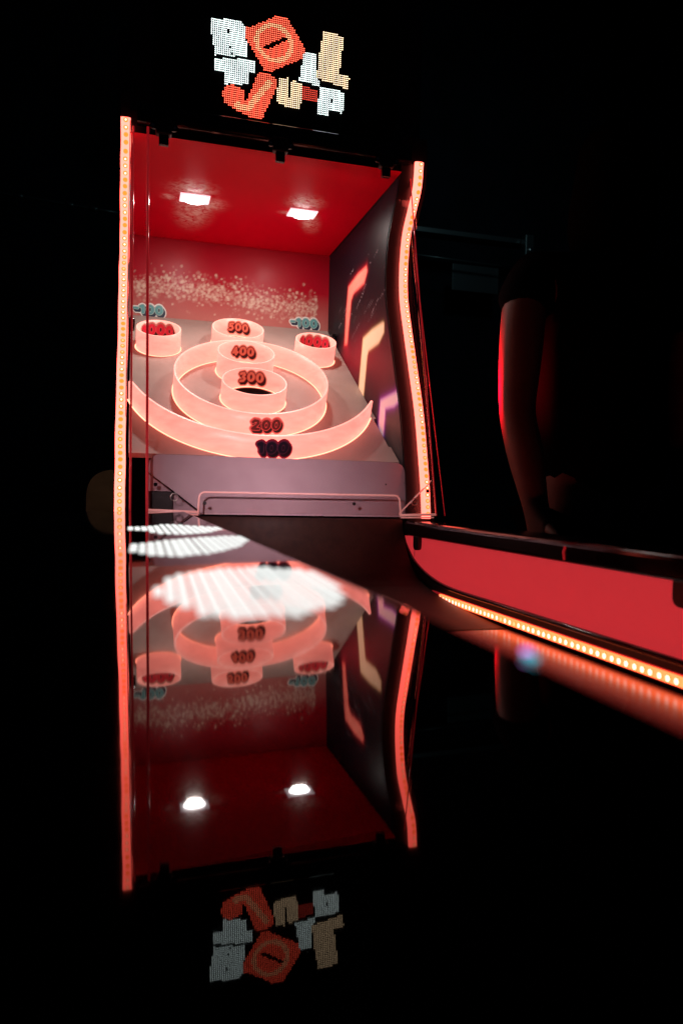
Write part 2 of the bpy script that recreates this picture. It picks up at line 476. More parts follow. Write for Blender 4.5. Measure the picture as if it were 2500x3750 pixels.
# ---- right inner wall: printed art panel (neon marks on black)
def art_panel():
    ys = np.arange(1.70, YB - .004, .0032); zs = np.arange(.02, CZ - .003, .0032)
    Y, Z = np.meshgrid(ys, zs)
    C = np.zeros(Y.shape + (3,))
    C[:] = (.004, .0035, .006)
    def add(d, core, halo, w, soft):
        a = np.clip(1 - d / soft, 0, 1) ** 1.6
        h = np.exp(-np.maximum(d, 0) / w)
        nonlocal C
        C = C + h[..., None] * np.array(halo)
        C = C * (1 - a[..., None]) + a[..., None] * np.array(core)
    # red haze and other soft printed colour
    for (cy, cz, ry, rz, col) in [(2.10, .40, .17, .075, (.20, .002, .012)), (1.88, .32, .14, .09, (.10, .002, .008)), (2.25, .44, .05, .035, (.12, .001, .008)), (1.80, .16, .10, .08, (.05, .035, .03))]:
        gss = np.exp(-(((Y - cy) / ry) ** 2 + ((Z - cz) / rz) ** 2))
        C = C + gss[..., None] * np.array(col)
    def tap(pts, r0, r1):
        d = np.full(Y.shape, 9.0)
        n = 30
        a, b = np.array(pts[0]), np.array(pts[1])
        for k in range(n + 1):
            p = a + (b - a) * k / n
            d = np.minimum(d, np.hypot(Y - p[0], Z - p[1]) - (r0 + (r1 - r0) * k / n))
        return d
    def poly_d(poly):
        d = np.full(Y.shape, 9.0); ins = np.zeros(Y.shape, bool); n = len(poly)
        for k in range(n):
            a, b = poly[k], poly[(k + 1) % n]
            d = np.minimum(d, seg_d(Y, Z, a, b))
            c = (a[1] > Z) != (b[1] > Z)
            with np.errstate(divide='ignore', invalid='ignore'):
                xx = (b[0] - a[0]) * (Z - a[1]) / (b[1] - a[1] + 1e-12) + a[0]
            ins ^= c & (Y < xx)
        return np.where(ins, -d, d)
    RED = [(2.241, 0.634), (2.141, 0.647), (2.06, 0.647), (2.051, 0.632), (2.078, 0.605), (2.182, 0.603), (2.208, 0.586), (2.241, 0.46), (2.27, 0.463), (2.259, 0.558)]
    YEL = [(2.074, 0.444), (1.991, 0.453), (1.903, 0.454), (1.892, 0.449), (1.892, 0.427), (1.931, 0.407), (2.022, 0.402), (2.033, 0.389), (2.06, 0.276), (2.092, 0.28), (2.106, 0.304), (2.078, 0.427)]
    PUR = [(1.903, 0.248), (1.759, 0.257), (1.741, 0.252), (1.744, 0.235), (1.795, 0.222), (1.864, 0.223), (1.875, 0.153), (1.896, 0.153), (1.914, 0.183)]
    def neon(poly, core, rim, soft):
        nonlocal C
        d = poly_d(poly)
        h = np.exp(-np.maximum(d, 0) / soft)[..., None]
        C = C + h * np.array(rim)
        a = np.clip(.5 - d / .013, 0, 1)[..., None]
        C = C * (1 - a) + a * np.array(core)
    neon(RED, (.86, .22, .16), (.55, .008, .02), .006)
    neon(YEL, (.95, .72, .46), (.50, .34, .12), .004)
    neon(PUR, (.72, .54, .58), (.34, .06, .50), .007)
    # scratches across the print
    for k in range(24):
        y0 = rng.normal(2.08, .10); z0 = rng.normal(.56, .07); L = rng.uniform(.01, .10)
        ang = math.radians(rng.normal(158, 4))
        s = seg_d(Y, Z, (y0, z0), (y0 + L * math.cos(ang) * -1, z0 + L * math.sin(ang) * -1))
        m = (s < .0014) & (rng.random(Y.shape) < .5)
        C[m] = C[m] * .4 + np.array((.22, .17, .18)) * rng.uniform(.25, 1)
    nz, ny = Y.shape
    V = [(XR, y, z) for z in zs for y in ys]
    ez = np.array([p[1] for p in EDGE_S]); ey = np.array([p[0] for p in EDGE_S])
    lim = np.interp(zs, ez, ey) + .013
    F = [(j * ny + i, (j + 1) * ny + i, (j + 1) * ny + i + 1, j * ny + i + 1) for j in range(nz - 1) for i in range(ny - 1) if ys[i] > max(lim[j], lim[j + 1])]
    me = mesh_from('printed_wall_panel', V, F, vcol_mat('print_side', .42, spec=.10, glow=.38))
    at = me.color_attributes.new('print', 'FLOAT_COLOR', 'POINT')
    buf = np.ones((nz * ny, 4), np.float32); buf[:, :3] = C.reshape(-1, 3)
    at.data.foreach_set('color', buf.ravel())
    o = link('printed_wall_panel', me)
    o['label'] = 'black side wall printed with slanted red, yellow and purple neon marks'
    return adopt(o)
art_panel()
adopt(box('inner_side_panel', (XL - .0015, 1.72, .0), (XL, YB, CZ), M['black_satin']))

# ---- back wall: red print with a drift of pale specks
def back_panel():
    st = .0030
    xs = np.arange(XL, XR + st, st); zs = np.arange(.48, CZ + st, st)
    X, Z = np.meshgrid(xs, zs)
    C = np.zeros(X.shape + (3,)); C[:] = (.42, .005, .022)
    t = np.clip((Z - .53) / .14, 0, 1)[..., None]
    C = C * t + np.array((.52, .22, .19)) * (1 - t)            # light of rings and lamps painted in as rose at the bottom
    for k in range(1700):
        x = rng.uniform(.0, .60); c = .635 + .018 * math.sin(x * 9)
        z = rng.normal(c, .024); r = rng.uniform(.0022, .0052)
        a = rng.uniform(.3, .85) if rng.random() < .28 else rng.uniform(.06, .25)
        i0 = int((x - xs[0]) / st); j0 = int((z - zs[0]) / st)
        if not (3 < i0 < len(xs) - 4 and 3 < j0 < len(zs) - 4): continue
        sl = (slice(j0 - 3, j0 + 4), slice(i0 - 3, i0 + 4))
        d = np.hypot(X[sl] - x, Z[sl] - z)
        m = np.clip((r - d) / .0016 + .5, 0, 1)[..., None] * a
        C[sl] = C[sl] * (1 - m) + np.array((.74, .60, .48)) * m
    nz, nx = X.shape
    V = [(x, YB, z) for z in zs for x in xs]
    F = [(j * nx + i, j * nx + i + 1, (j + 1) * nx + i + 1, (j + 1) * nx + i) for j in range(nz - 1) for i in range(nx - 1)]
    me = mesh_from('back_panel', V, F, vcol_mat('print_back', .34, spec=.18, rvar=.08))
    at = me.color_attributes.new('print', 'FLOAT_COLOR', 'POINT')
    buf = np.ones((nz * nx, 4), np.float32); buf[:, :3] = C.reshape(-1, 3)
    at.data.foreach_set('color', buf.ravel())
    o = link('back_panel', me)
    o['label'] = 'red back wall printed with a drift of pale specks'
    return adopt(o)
bp = back_panel()
adopt(box('back_board', (XL - .0215, YB + .004, FZ + .02), (.712, YB + .12, .90), M['black_satin']))
for cx in (.048, .556):
    def mp(x, y, k, cx=cx): return (cx + x, YB - .001 - .0005 * k, .566 + y)
    adopt(sticker('number_sticker', '-100', .107, mp, STICK['teal'], None), bp)

# ---- red ceiling with dusty smears round the lamps
def ceiling():
    m, n, l = new_mat('red_ceiling')
    o = n.new('ShaderNodeOutputMaterial'); b = n.new('ShaderNodeBsdfPrincipled')
    b.inputs['Roughness'].default_value = .30
    l.new(b.outputs[0], o.inputs[0])
    a = n.new('ShaderNodeAttribute'); a.attribute_name = 'dust'
    tc = n.new('ShaderNodeTexCoord'); t = n.new('ShaderNodeTexNoise'); t.inputs['Scale'].default_value = 55; t.inputs['Detail'].default_value = 12
    t.inputs['Distortion'].default_value = 1.2
    l.new(tc.outputs['Object'], t.inputs['Vector'])
    r = n.new('ShaderNodeMapRange'); r.inputs['From Min'].default_value = .33; r.inputs['From Max'].default_value = .62
    l.new(t.outputs['Fac'], r.inputs['Value'])
    mu = n.new('ShaderNodeMath'); mu.operation = 'MULTIPLY'
    l.new(r.outputs[0], mu.inputs[0]); l.new(a.outputs['Fac'], mu.inputs[1])
    mx = n.new('ShaderNodeMix'); mx.data_type = 'RGBA'
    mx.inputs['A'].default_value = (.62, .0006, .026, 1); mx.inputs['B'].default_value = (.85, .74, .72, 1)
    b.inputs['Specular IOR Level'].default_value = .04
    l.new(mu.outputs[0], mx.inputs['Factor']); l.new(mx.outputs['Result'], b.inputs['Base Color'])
    st = .006
    xs = np.arange(XL, XR + .001, st); ys = np.arange(1.775, YB + .001, st)
    X, Y = np.meshgrid(xs, ys)
    D = np.zeros(X.shape)
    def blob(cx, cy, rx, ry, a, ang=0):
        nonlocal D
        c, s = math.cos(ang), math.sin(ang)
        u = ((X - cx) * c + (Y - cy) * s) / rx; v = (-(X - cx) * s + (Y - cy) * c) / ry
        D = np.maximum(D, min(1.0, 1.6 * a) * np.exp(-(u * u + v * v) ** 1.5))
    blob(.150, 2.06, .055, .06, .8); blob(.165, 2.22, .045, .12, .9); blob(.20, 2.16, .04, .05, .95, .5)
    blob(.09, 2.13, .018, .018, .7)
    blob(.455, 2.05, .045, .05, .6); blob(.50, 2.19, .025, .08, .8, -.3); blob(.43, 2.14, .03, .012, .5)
    nyy, nx = X.shape
    V = [(x, y, CZ) for y in ys for x in xs]
    F = [(j * nx + i, (j + 1) * nx + i, (j + 1) * nx + i + 1, j * nx + i + 1) for j in range(nyy - 1) for i in range(nx - 1)]
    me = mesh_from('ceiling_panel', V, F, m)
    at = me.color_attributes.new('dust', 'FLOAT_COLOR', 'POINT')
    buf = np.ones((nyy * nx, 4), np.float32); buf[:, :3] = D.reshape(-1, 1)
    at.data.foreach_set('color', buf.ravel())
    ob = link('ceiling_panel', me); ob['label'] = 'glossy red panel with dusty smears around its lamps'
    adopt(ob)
    adopt(box('roof_board', (XL - .0215, 1.798, CZ + .003), (.712, YB + .12, CZ + .06), M['black_satin']))
ceiling()
for (sx, sy, sz) in SPOTS:
    p = adopt(box('spot_lamp', (sx - .040, sy - .030, sz - .0045), (sx + .040, sy + .030, sz - .001), M['lamp_plate'], bevel=.001))
    v = []; fc = []
    for j, (k, dz) in enumerate(((1, .0047), (.96, .0085), (.8, .0115), (.45, .0125))):
        v += [(sx + .031 * k * math.cos(a), sy + .024 * k * math.sin(a), sz - dz) for a in np.linspace(0, 2 * math.pi, 25)[:-1]]
    for j in range(3):
        fc += [(j * 24 + i, (j + 1) * 24 + i, (j + 1) * 24 + (i + 1) % 24, j * 24 + (i + 1) % 24) for i in range(24)]
    fc.append(tuple(72 + i for i in range(24)))
    adopt(link('lamp_lens', mesh_from('lamp_lens', v, fc, M['lamp_lens'])), p)
    for s in (-1, 1):
        v = [(sx + s * .035 + .0022 * math.cos(a), sy - .020 + .0022 * math.sin(a), sz - .0048) for a in np.linspace(0, 2 * math.pi, 9)[:-1]]
        adopt(link('screw', mesh_from('screw', v, [tuple(range(8))], M['black_satin'])), p)

# ---- score board
def bpt(x, y, h=0.0):
    p = Vector((x, y, board_z(y))) + NV * h
    return p
def make_board():
    # outline with a stepped right edge, as a slab 12 mm thick
    out = [(XL + .006, 1.737), (XR - .004, 1.737), (XR - .004, 1.80), (XR - .010, 1.802), (XR - .010, 1.93), (XR - .002, 1.935), (XR - .002, YB - .003), (XL + .006, YB - .003)]
    n = len(out)
    v = [bpt(*p) for p in out] + [bpt(*p, -.012) for p in out]
    f = [tuple(range(n)), tuple(range(2 * n - 1, n - 1, -1))] + [(i, n + i, n + (i + 1) % n, (i + 1) % n) for i in range(n)]
    o = solid('score_board', v, f, M['board'])
    o['label'] = 'sloping pale board that carries the glowing rings'
    return adopt(o)
board = make_board()

RINGS = [  # number, x, y, radius, height, aspect up the slope, sticker angle, sticker height, sticker width, ink
    ('100', .3209, 2.0793, .3371, .0591, 1.2242, -87, .029, .086, '100'),
    ('200', .3106, 2.0237, .2029, .0591, 1.1655, -85, .030, .085, '200'),
    ('300', .3130, 1.9963, .0844, .0529, 1.0102, 91, .027, .086, 'warm'),
    ('400', .3107, 2.1451, .0790, .0619, 1.0368, 92, .031, .082, 'warm'),
    ('500', .3105, 2.3196, .0767, .0540, 1.0529, 85, .028, .080, 'warm'),
    ('1000', .0744, 2.2653, .0612, .0581, 1.0259, 95, .029, .120, 'hot'),
    ('1000', .5408, 2.2646, .0611, .0585, 1.0089, 84, .031, .120, 'hot'),
]
def ring_point(spec, phi, h, dr=0.0):
    _, x, y, R, Hh, a = spec[:6]
    R = R + dr
    b = a * R * math.sin(phi)
    return Vector((x + R * math.cos(phi) + .05 * b, y, board_z(y))) + TV * b + WV * h

def make_ring(spec):
    num = spec[0]; hh = spec[4]; tk = .0045 if spec[3] > .1 else .0040
    arc = num == '100'
    if arc:
        a0, a1, n = math.radians(-161), math.radians(-24), 72
    else:
        a0, a1, n = 0, 2 * math.pi, 72 if spec[3] > .1 else 48
    phis = [a0 + (a1 - a0) * k / n for k in range(n + (1 if arc else 0))]
    V = []; F = []; MI = []
    for k, ph in enumerate(phis):
        hz = hh
        if arc:
            e = min(k, len(phis) - 1 - k)
            hz = hh * (1.0 if e > 3 else (.80, .92, .97, .99)[e])
        V += [ring_point(spec, ph, .001, tk / 2), ring_point(spec, ph, hz, tk / 2), ring_point(spec, ph, hz, -tk / 2), ring_point(spec, ph, .001, -tk / 2)]
    m = len(phis); loops = m - 1 if arc else m
    for k in range(loops):
        a = 4 * k; b = 4 * ((k + 1) % m)
        for j, mi in ((0, 0), (1, 1), (2, 0), (3, 0)):
            F.append((a + j, b + j, b + (j + 1) % 4, a + (j + 1) % 4)); MI.append(mi)
    if arc:
        F.append((0, 1, 2, 3)); MI.append(1); e = 4 * (m - 1); F.append((e + 3, e + 2, e + 1, e)); MI.append(1)
    me = mesh_from('score_ring', V, F, [M['ring'], M['ring_edge']], MI)
    bm = bmesh.new(); bm.from_mesh(me); bmesh.ops.recalc_face_normals(bm, faces=bm.faces)
    for f in bm.faces: f.smooth = f.material_index == 0
    bm.to_mesh(me); bm.free()
    o = adopt(link('score_ring', me))
    word = {'100': 'wide open arc marked 100 at the front', '200': 'large glowing ring marked 200', '300': 'small glowing ring marked 300', '400': 'small glowing ring marked 400', '500': 'rearmost middle ring marked 500', '1000': 'small corner cup marked 1000'}[num]
    o['label'] = word
    # light line at the foot of the wall
    V = []; F = []
    for k, ph in enumerate(phis):
        V += [ring_point(spec, ph, .0012, tk / 2 + .0003), ring_point(spec, ph, .0007, tk / 2 + .0032), ring_point(spec, ph, .0012, -tk / 2 - .0003), ring_point(spec, ph, .0007, -tk / 2 - .0032)]
    for k in range(loops):
        a = 4 * k; b = 4 * ((k + 1) % m)
        F.append((a, b, b + 1, a + 1)); F.append((a + 2, a + 3, b + 3, b + 2))
    adopt(link('base_light', mesh_from('base_light', V, F, M['ring_base'])), o)
    # number
    front = spec[6] < 0
    phi0 = math.radians(spec[6]); R = spec[3]
    def mp(x, y, k):
        off = .0008 + .0004 * k
        if front:
            return ring_point(spec, phi0 + x / R, spec[7] + y, tk / 2 + off)
        return ring_point(spec, phi0 - x / R, spec[7] + y, -tk / 2 - off)
    adopt(sticker('number_sticker', num, spec[8], mp, STICK[spec[9]], None), o)
    # the hole in the board that the small cups catch
    return o
for sp in RINGS:
    make_ring(sp)
# ball holes inside the small cups (dark openings lying just above the board)
for sp in RINGS[2:]:
    V = [ring_point(sp, a, .0012, -.012) for a in np.linspace(0, 2 * math.pi, 33)[:-1]]
    adopt(link('ball_hole', mesh_from('ball_hole', V, [tuple(range(32))], M['black_matte'])), board)
# dark stops at the back corners
for bx_ in (-.001, .631):
    adopt(box('corner_stop', (bx_ - .009, 2.36, board_z(2.36) + .004), (bx_ + .009, 2.395, board_z(2.36) + .045), M['black_gloss'], bevel=.006, seg=3), board)

# ---- apron below the board
def apron():
    out = rounded([(.040, 0.0), (.642, 0.0), (.642, .132), (.040, .132)], [0, 0, .028, .028], 6)
    prof = lambda s: Vector((0, 1.698 + .018 * (s / .132) ** 1.4, -.056 + s))
    n = len(out)
    V = []; 
    for off in (0, .004):
        for (x, s) in out:
            p = prof(s); V.append((x, p.y + off, p.z))
    F = [tuple(range(n - 1, -1, -1)), tuple(range(n, 2 * n))] + [(i, (i + 1) % n, n + (i + 1) % n, n + i) for i in range(n)]
    o = adopt(solid('apron_plate', V, F, M['apron']))
    o['label'] = 'mauve grey metal plate below the score board'
    for (x, s) in ((.592, .078),):
        p = prof(s)
        v = [(x + .0022 * math.cos(a), p.y - .0012, p.z + .0022 * math.sin(a)) for a in np.linspace(0, 2 * math.pi, 11)[:-1]]
        adopt(link('screw', mesh_from('screw', v, [tuple(range(10))], M['black_satin'])), o)
apron()
adopt(box('inner_floor', (XL, 1.735, -.12), (XR, 2.48, -.10), M['black_matte']))

# ---- glowing strips on the front edges of the side panels
bead_ring = None
def bead_mesh(core, rc=.0025):
    V = []; F = []; MI = []
    n = 12
    for r, h in ((.0052, .0002), (.0044, .0012), (rc, .0016)):
        V += [(r * math.cos(2 * math.pi * k / n), r * math.sin(2 * math.pi * k / n), h) for k in range(n)]
    for j in range(2):
        for k in range(n):
            F.append((j * n + k, j * n + (k + 1) % n, (j + 1) * n + (k + 1) % n, (j + 1) * n + k)); MI.append(0)
    F.append(tuple(2 * n + k for k in range(n))); MI.append(1)
    return mesh_from('led_bead', V, F, [M['bead_orange'], core], MI)
BEADS = [bead_mesh(M['bead_white']), bead_mesh(M['bead_pale']), bead_mesh(M['bead_orange'])]

BIG_BEAD = bead_mesh(M['bead_white'], .0040)
BIG_PALE = bead_mesh(M['bead_pale'], .0036)

def strip(path, wdir, width, thick, mat, name, pitch, bead_off=0.0, jitter=0.0, big=False):
    """a silicone light strip along path (3D points); wdir(i) gives the width direction; beads sit proud of the front"""
    P = [Vector(p) for p in path]; n = len(P)
    wob = [0.0] * n
    V = []; F = []; fr = []
    for i in range(n):
        t = (P[min(i + 1, n - 1)] - P[max(i - 1, 0)]).normalized()
        w = wdir; nn = w.cross(t).normalized()
        j = jitter * math.sin(i * .37) * .5 + jitter * math.sin(i * .91 + 1) * .5
        c = P[i] + w * j
        fr.append((c, t, w, nn))
        hw = width / 2; ch = thick * .35
        prof = [(-hw, 0), (-hw, thick - ch), (-hw + ch, thick), (hw - ch, thick), (hw, thick - ch), (hw, 0)]
        for (a, b) in prof:
            V.append(c + w * a + nn * b)
    for i in range(n - 1):
        for k in range(6):
            F.append((i * 6 + k, i * 6 + (k + 1) % 6, (i + 1) * 6 + (k + 1) % 6, (i + 1) * 6 + k))
    F.append(tuple(range(5, -1, -1))); F.append(tuple((n - 1) * 6 + k for k in range(6)))
    o = adopt(link(name, mesh_from(name, V, F, mat)))
    # beads
    L = [0.0]
    for i in range(1, n): L.append(L[-1] + (fr[i][0] - fr[i - 1][0]).length)
    s = pitch * .7; q = 0
    while s < L[-1] - pitch * .4:
        i = next(k for k in range(1, n) if L[k] >= s); t = (s - L[i - 1]) / (L[i] - L[i - 1])
        c0, t0, w0, n0 = fr[i - 1]; c1, t1, w1, n1 = fr[i]
        c = c0.lerp(c1, t); tt = t0.lerp(t1, t).normalized(); nn = n0.lerp(n1, t).normalized()
        grp = (q // 3)
        rr = random.Random(grp * 13 + int(width * 1e4)).random()
        me = (BIG_BEAD if random.random() < .86 else BIG_PALE) if big else BEADS[0 if rr < .42 else (1 if rr < .72 else 2)]
        b = bpy.data.objects.new('led_bead', me); COL.objects.link(b)
        m = Matrix((w0, tt, nn)).transposed().to_4x4()
        m.translation = c + w0 * bead_off + nn * (thick + .0002)
        b.matrix_world = m
        b.parent = o
        acc = o.location + mach.location
        m.translation = m.translation - acc
        b.matrix_basis = m
        s += pitch * (1 if (q % 3) else 1.12); q += 1
    return o

right_path = [(.6850, y, z) for (y, z) in EDGE_S]
left_path = [(-.0205, y, z) for (y, z) in EDGE_S]
WX = Vector((1, 0, 0))
s1 = strip(right_path, WX, .0215, .009, M['strip'], 'light_strip', .0147, .003)
s2 = strip(left_path, WX, .0215, .009, M['strip'], 'light_strip', .0147, 0.0, .0008)

# ---- top bar, hinge clips, marquee with the dot display
tb = adopt(prism('top_bar', rounded([(1.755, .818), (1.79, .818), (1.79, .862), (1.755, .862)], .012, 5), 'x', .004, .655, M['black_gloss'], bevel=0))
for hx in (.062, .328, .590):
    c = adopt(box('hinge_clip', (hx - .018, 1.748, .794), (hx + .018, 1.77, .828), M['black_satin'], bevel=.004))
    for s in (-1, 1):
        r_ = rounded([(hx + s * .016 - .014, .804), (hx + s * .016 + .014, .804), (hx + s * .016 + .014, .818), (hx + s * .016 - .014, .818)], .006, 4)
        adopt(prism('hinge_ear', r_, 'y', 1.750, 1.756, M['black_gloss']), c)
        v = [(hx + s * .024 + .0030 * math.cos(a), 1.7492, .811 + .0030 * math.sin(a)) for a in np.linspace(0, 2 * math.pi, 11)[:-1]]
        adopt(link('screw', mesh_from('screw', v, [tuple(range(10))], M['steel'])), c)
    adopt(box('hinge_tongue', (hx - .011, 1.752, .772), (hx + .011, 1.764, .795), M['black_gloss'], bevel=.002), c)
adopt(box('marquee_box', (XL - .03, 1.812, .868), (.70, 2.12, 1.26), M['black_satin'], bevel=.01))
disp = adopt(box('dot_display', (.04, 1.803, .872), (.63, 1.8115, 1.235), M['black_matte'], bevel=.002))
disp['label'] = 'black dot matrix display with glowing tilted letters'

YS = 1.8005
def cam_to_sign(x, y):
    """a point of the lettering, measured on the display face (x right, z up, metres)"""
    u = 439 + .28 * x - 784; v = -( .28 * y - 1176)
    r = RM @ Vector((u, v, -1720.0)); k = YS / r.y
    return (r.x * k, r.z * k)
LET = {
    'r': ('led_white', [(158, 150), (345, 158), (400, 165), (445, 225), (440, 300), (468, 385), (465, 470), (195, 450), (180, 350), (160, 240)]),
    't': ('led_white', [(190, 480), (330, 478), (460, 488), (510, 492), (530, 520), (525, 590), (470, 600), (465, 695), (280, 690), (270, 590), (195, 575)]),
    'o': ('led_orange', [(455, 225), (490, 220), (705, 127), (765, 135), (800, 165), (935, 400), (915, 480), (650, 590), (610, 590), (575, 540), (445, 300)]),
    'l': ('led_white', [(930, 415), (1035, 445), (1030, 560), (1022, 640), (1062, 680), (1060, 712), (885, 660), (905, 540)]),
    'L': ('led_cream', [(1085, 250), (1160, 265), (1255, 310), (1215, 600), (1300, 635), (1285, 735), (1025, 640), (1050, 440), (1070, 330)]),
    'v': ('led_orange', [(560, 590), (625, 597), (706, 650), (700, 720), (650, 830), (580, 985), (500, 970), (430, 940), (265, 840), (258, 745), (290, 698), (345, 692), (445, 745), (440, 820), (455, 820), (500, 720), (530, 640)]),
    'u': ('led_cream', [(720, 635), (805, 640), (815, 665), (850, 665), (912, 685), (903, 850), (880, 895), (800, 880), (720, 855), (700, 820), (707, 740)]),
    'h': ('led_red', [(918, 710), (1035, 735), (1042, 850), (910, 815)]),
    'p': ('led_white', [(1055, 712), (1250, 755), (1260, 800), (1255, 900), (1230, 930), (1130, 905), (1120, 960), (1030, 930), (1036, 850), (1050, 760)]),
}
def inside(px, pz, poly):
    c = False; n = len(poly)
    for i in range(n):
        x0, z0 = poly[i]; x1, z1 = poly[i - 1]
        if (z0 > pz) != (z1 > pz) and px < (x1 - x0) * (pz - z0) / (z1 - z0) + x0: c = not c
    return c
PITCH = .0048
def sd2(p, a, b):
    ax, ay = a; bx, by = b; dx, dy = bx - ax, by - ay
    t = max(0, min(1, ((p[0] - ax) * dx + (p[1] - ay) * dy) / (dx * dx + dy * dy)))
    return math.hypot(p[0] - ax - t * dx, p[1] - ay - t * dy)
def letters():
    oc = cam_to_sign(680, 352); orx = abs(cam_to_sign(830, 352)[0] - oc[0]); orz = abs(cam_to_sign(680, 200)[1] - oc[1])
    sl = (cam_to_sign(612, 392), cam_to_sign(770, 320))
    ck = [cam_to_sign(*q) for q in ((640, 680), (470, 885), (375, 862))]
    slots = {'r': [(cam_to_sign(326, 375), cam_to_sign(328, 440)), (cam_to_sign(308, 240), cam_to_sign(310, 275))], 'u': [(cam_to_sign(812, 660), cam_to_sign(808, 790))], 'p': [(cam_to_sign(1146, 790), cam_to_sign(1146, 840))], 'L': []}
    names = {'r': 'pale blue white letter block', 't': 'pale white stubby letter', 'o': 'orange tilted block with a cream ring', 'l': 'narrow white letter', 'L': 'tall cream letter', 'v': 'orange tick shaped letter', 'u': 'cream u shaped letter', 'h': 'small red bar', 'p': 'white p shaped letter'}
    used = set()
    for key, (mat, poly) in LET.items():
        P = [cam_to_sign(*q) for q in poly]
        x0 = min(p[0] for p in P); x1 = max(p[0] for p in P); z0 = min(p[1] for p in P); z1 = max(p[1] for p in P)
        V = []; F = []; MI = []
        for i in range(int(x0 / PITCH), int(x1 / PITCH) + 2):
            for j in range(int(z0 / PITCH), int(z1 / PITCH) + 2):
                if (i, j) in used: continue
                x, z = i * PITCH, j * PITCH
                if not inside(x, z, P): continue
                mi = 0
                if key == 'o':
                    q = math.hypot((x - oc[0]) / orx, (z - oc[1]) / orz)
                    if .80 < q < 1.06: mi = 1
                    if sd2((x, z), *sl) < .0042: continue
                if any(sd2((x, z), *q) < .0022 for q in slots.get(key, ())): continue
                if key == 'v' and min(sd2((x, z), ck[0], ck[1]), sd2((x, z), ck[1], ck[2])) < .0075: mi = 1
                used.add((i, j))
                b = len(V); r = .00128
                V += [(x + r * math.cos(a), YS, z + r * math.sin(a)) for a in [k * math.pi / 3 for k in range(6)]]
                F.append(tuple(b + k for k in range(6))); MI.append(mi)
        o = adopt(link('led_letter', mesh_from('led_letter', V, F, [M[mat], M['led_gold']], MI)), disp)
        o['label'] = names[key]
        o['kind'] = 'stuff'
letters()

# ---- clear acrylic guard in front of the cabinet
def pane(name, quad, mat, parent=None, tk=.004):
    q = [Vector(p) for p in quad]; nn = (q[1] - q[0]).cross(q[3] - q[0]).normalized() * tk
    v = q + [p + nn for p in q]
    f = [(3, 2, 1, 0), (4, 5, 6, 7), (0, 1, 5, 4), (1, 2, 6, 5), (2, 3, 7, 6), (3, 0, 4, 7)]
    return adopt(solid(name, v, f, mat), parent)
TOPF = (1.776, .815); BOTF = (1.655, -.050)
gp = pane('clear_guard', [(.034, BOTF[0], BOTF[1]), (.700, BOTF[0], BOTF[1]), (.690, TOPF[0] + .06, TOPF[1]), (.030, TOPF[0], TOPF[1])], M['clear'])
gp['label'] = 'clear acrylic guard with red glinting edges'
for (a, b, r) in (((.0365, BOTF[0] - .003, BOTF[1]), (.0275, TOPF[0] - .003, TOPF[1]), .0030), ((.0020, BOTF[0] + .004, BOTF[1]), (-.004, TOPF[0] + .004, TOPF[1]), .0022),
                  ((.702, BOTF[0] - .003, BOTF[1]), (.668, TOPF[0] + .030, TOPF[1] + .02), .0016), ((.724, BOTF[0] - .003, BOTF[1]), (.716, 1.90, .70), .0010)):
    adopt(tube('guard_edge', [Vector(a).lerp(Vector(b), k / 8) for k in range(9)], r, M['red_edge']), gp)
pane('side_guard', [(.703, BOTF[0], BOTF[1]), (.724, BOTF[0], BOTF[1]), (.716, 1.90, .70), (.695, 1.86, .70)], M['clear'], gp, .003)

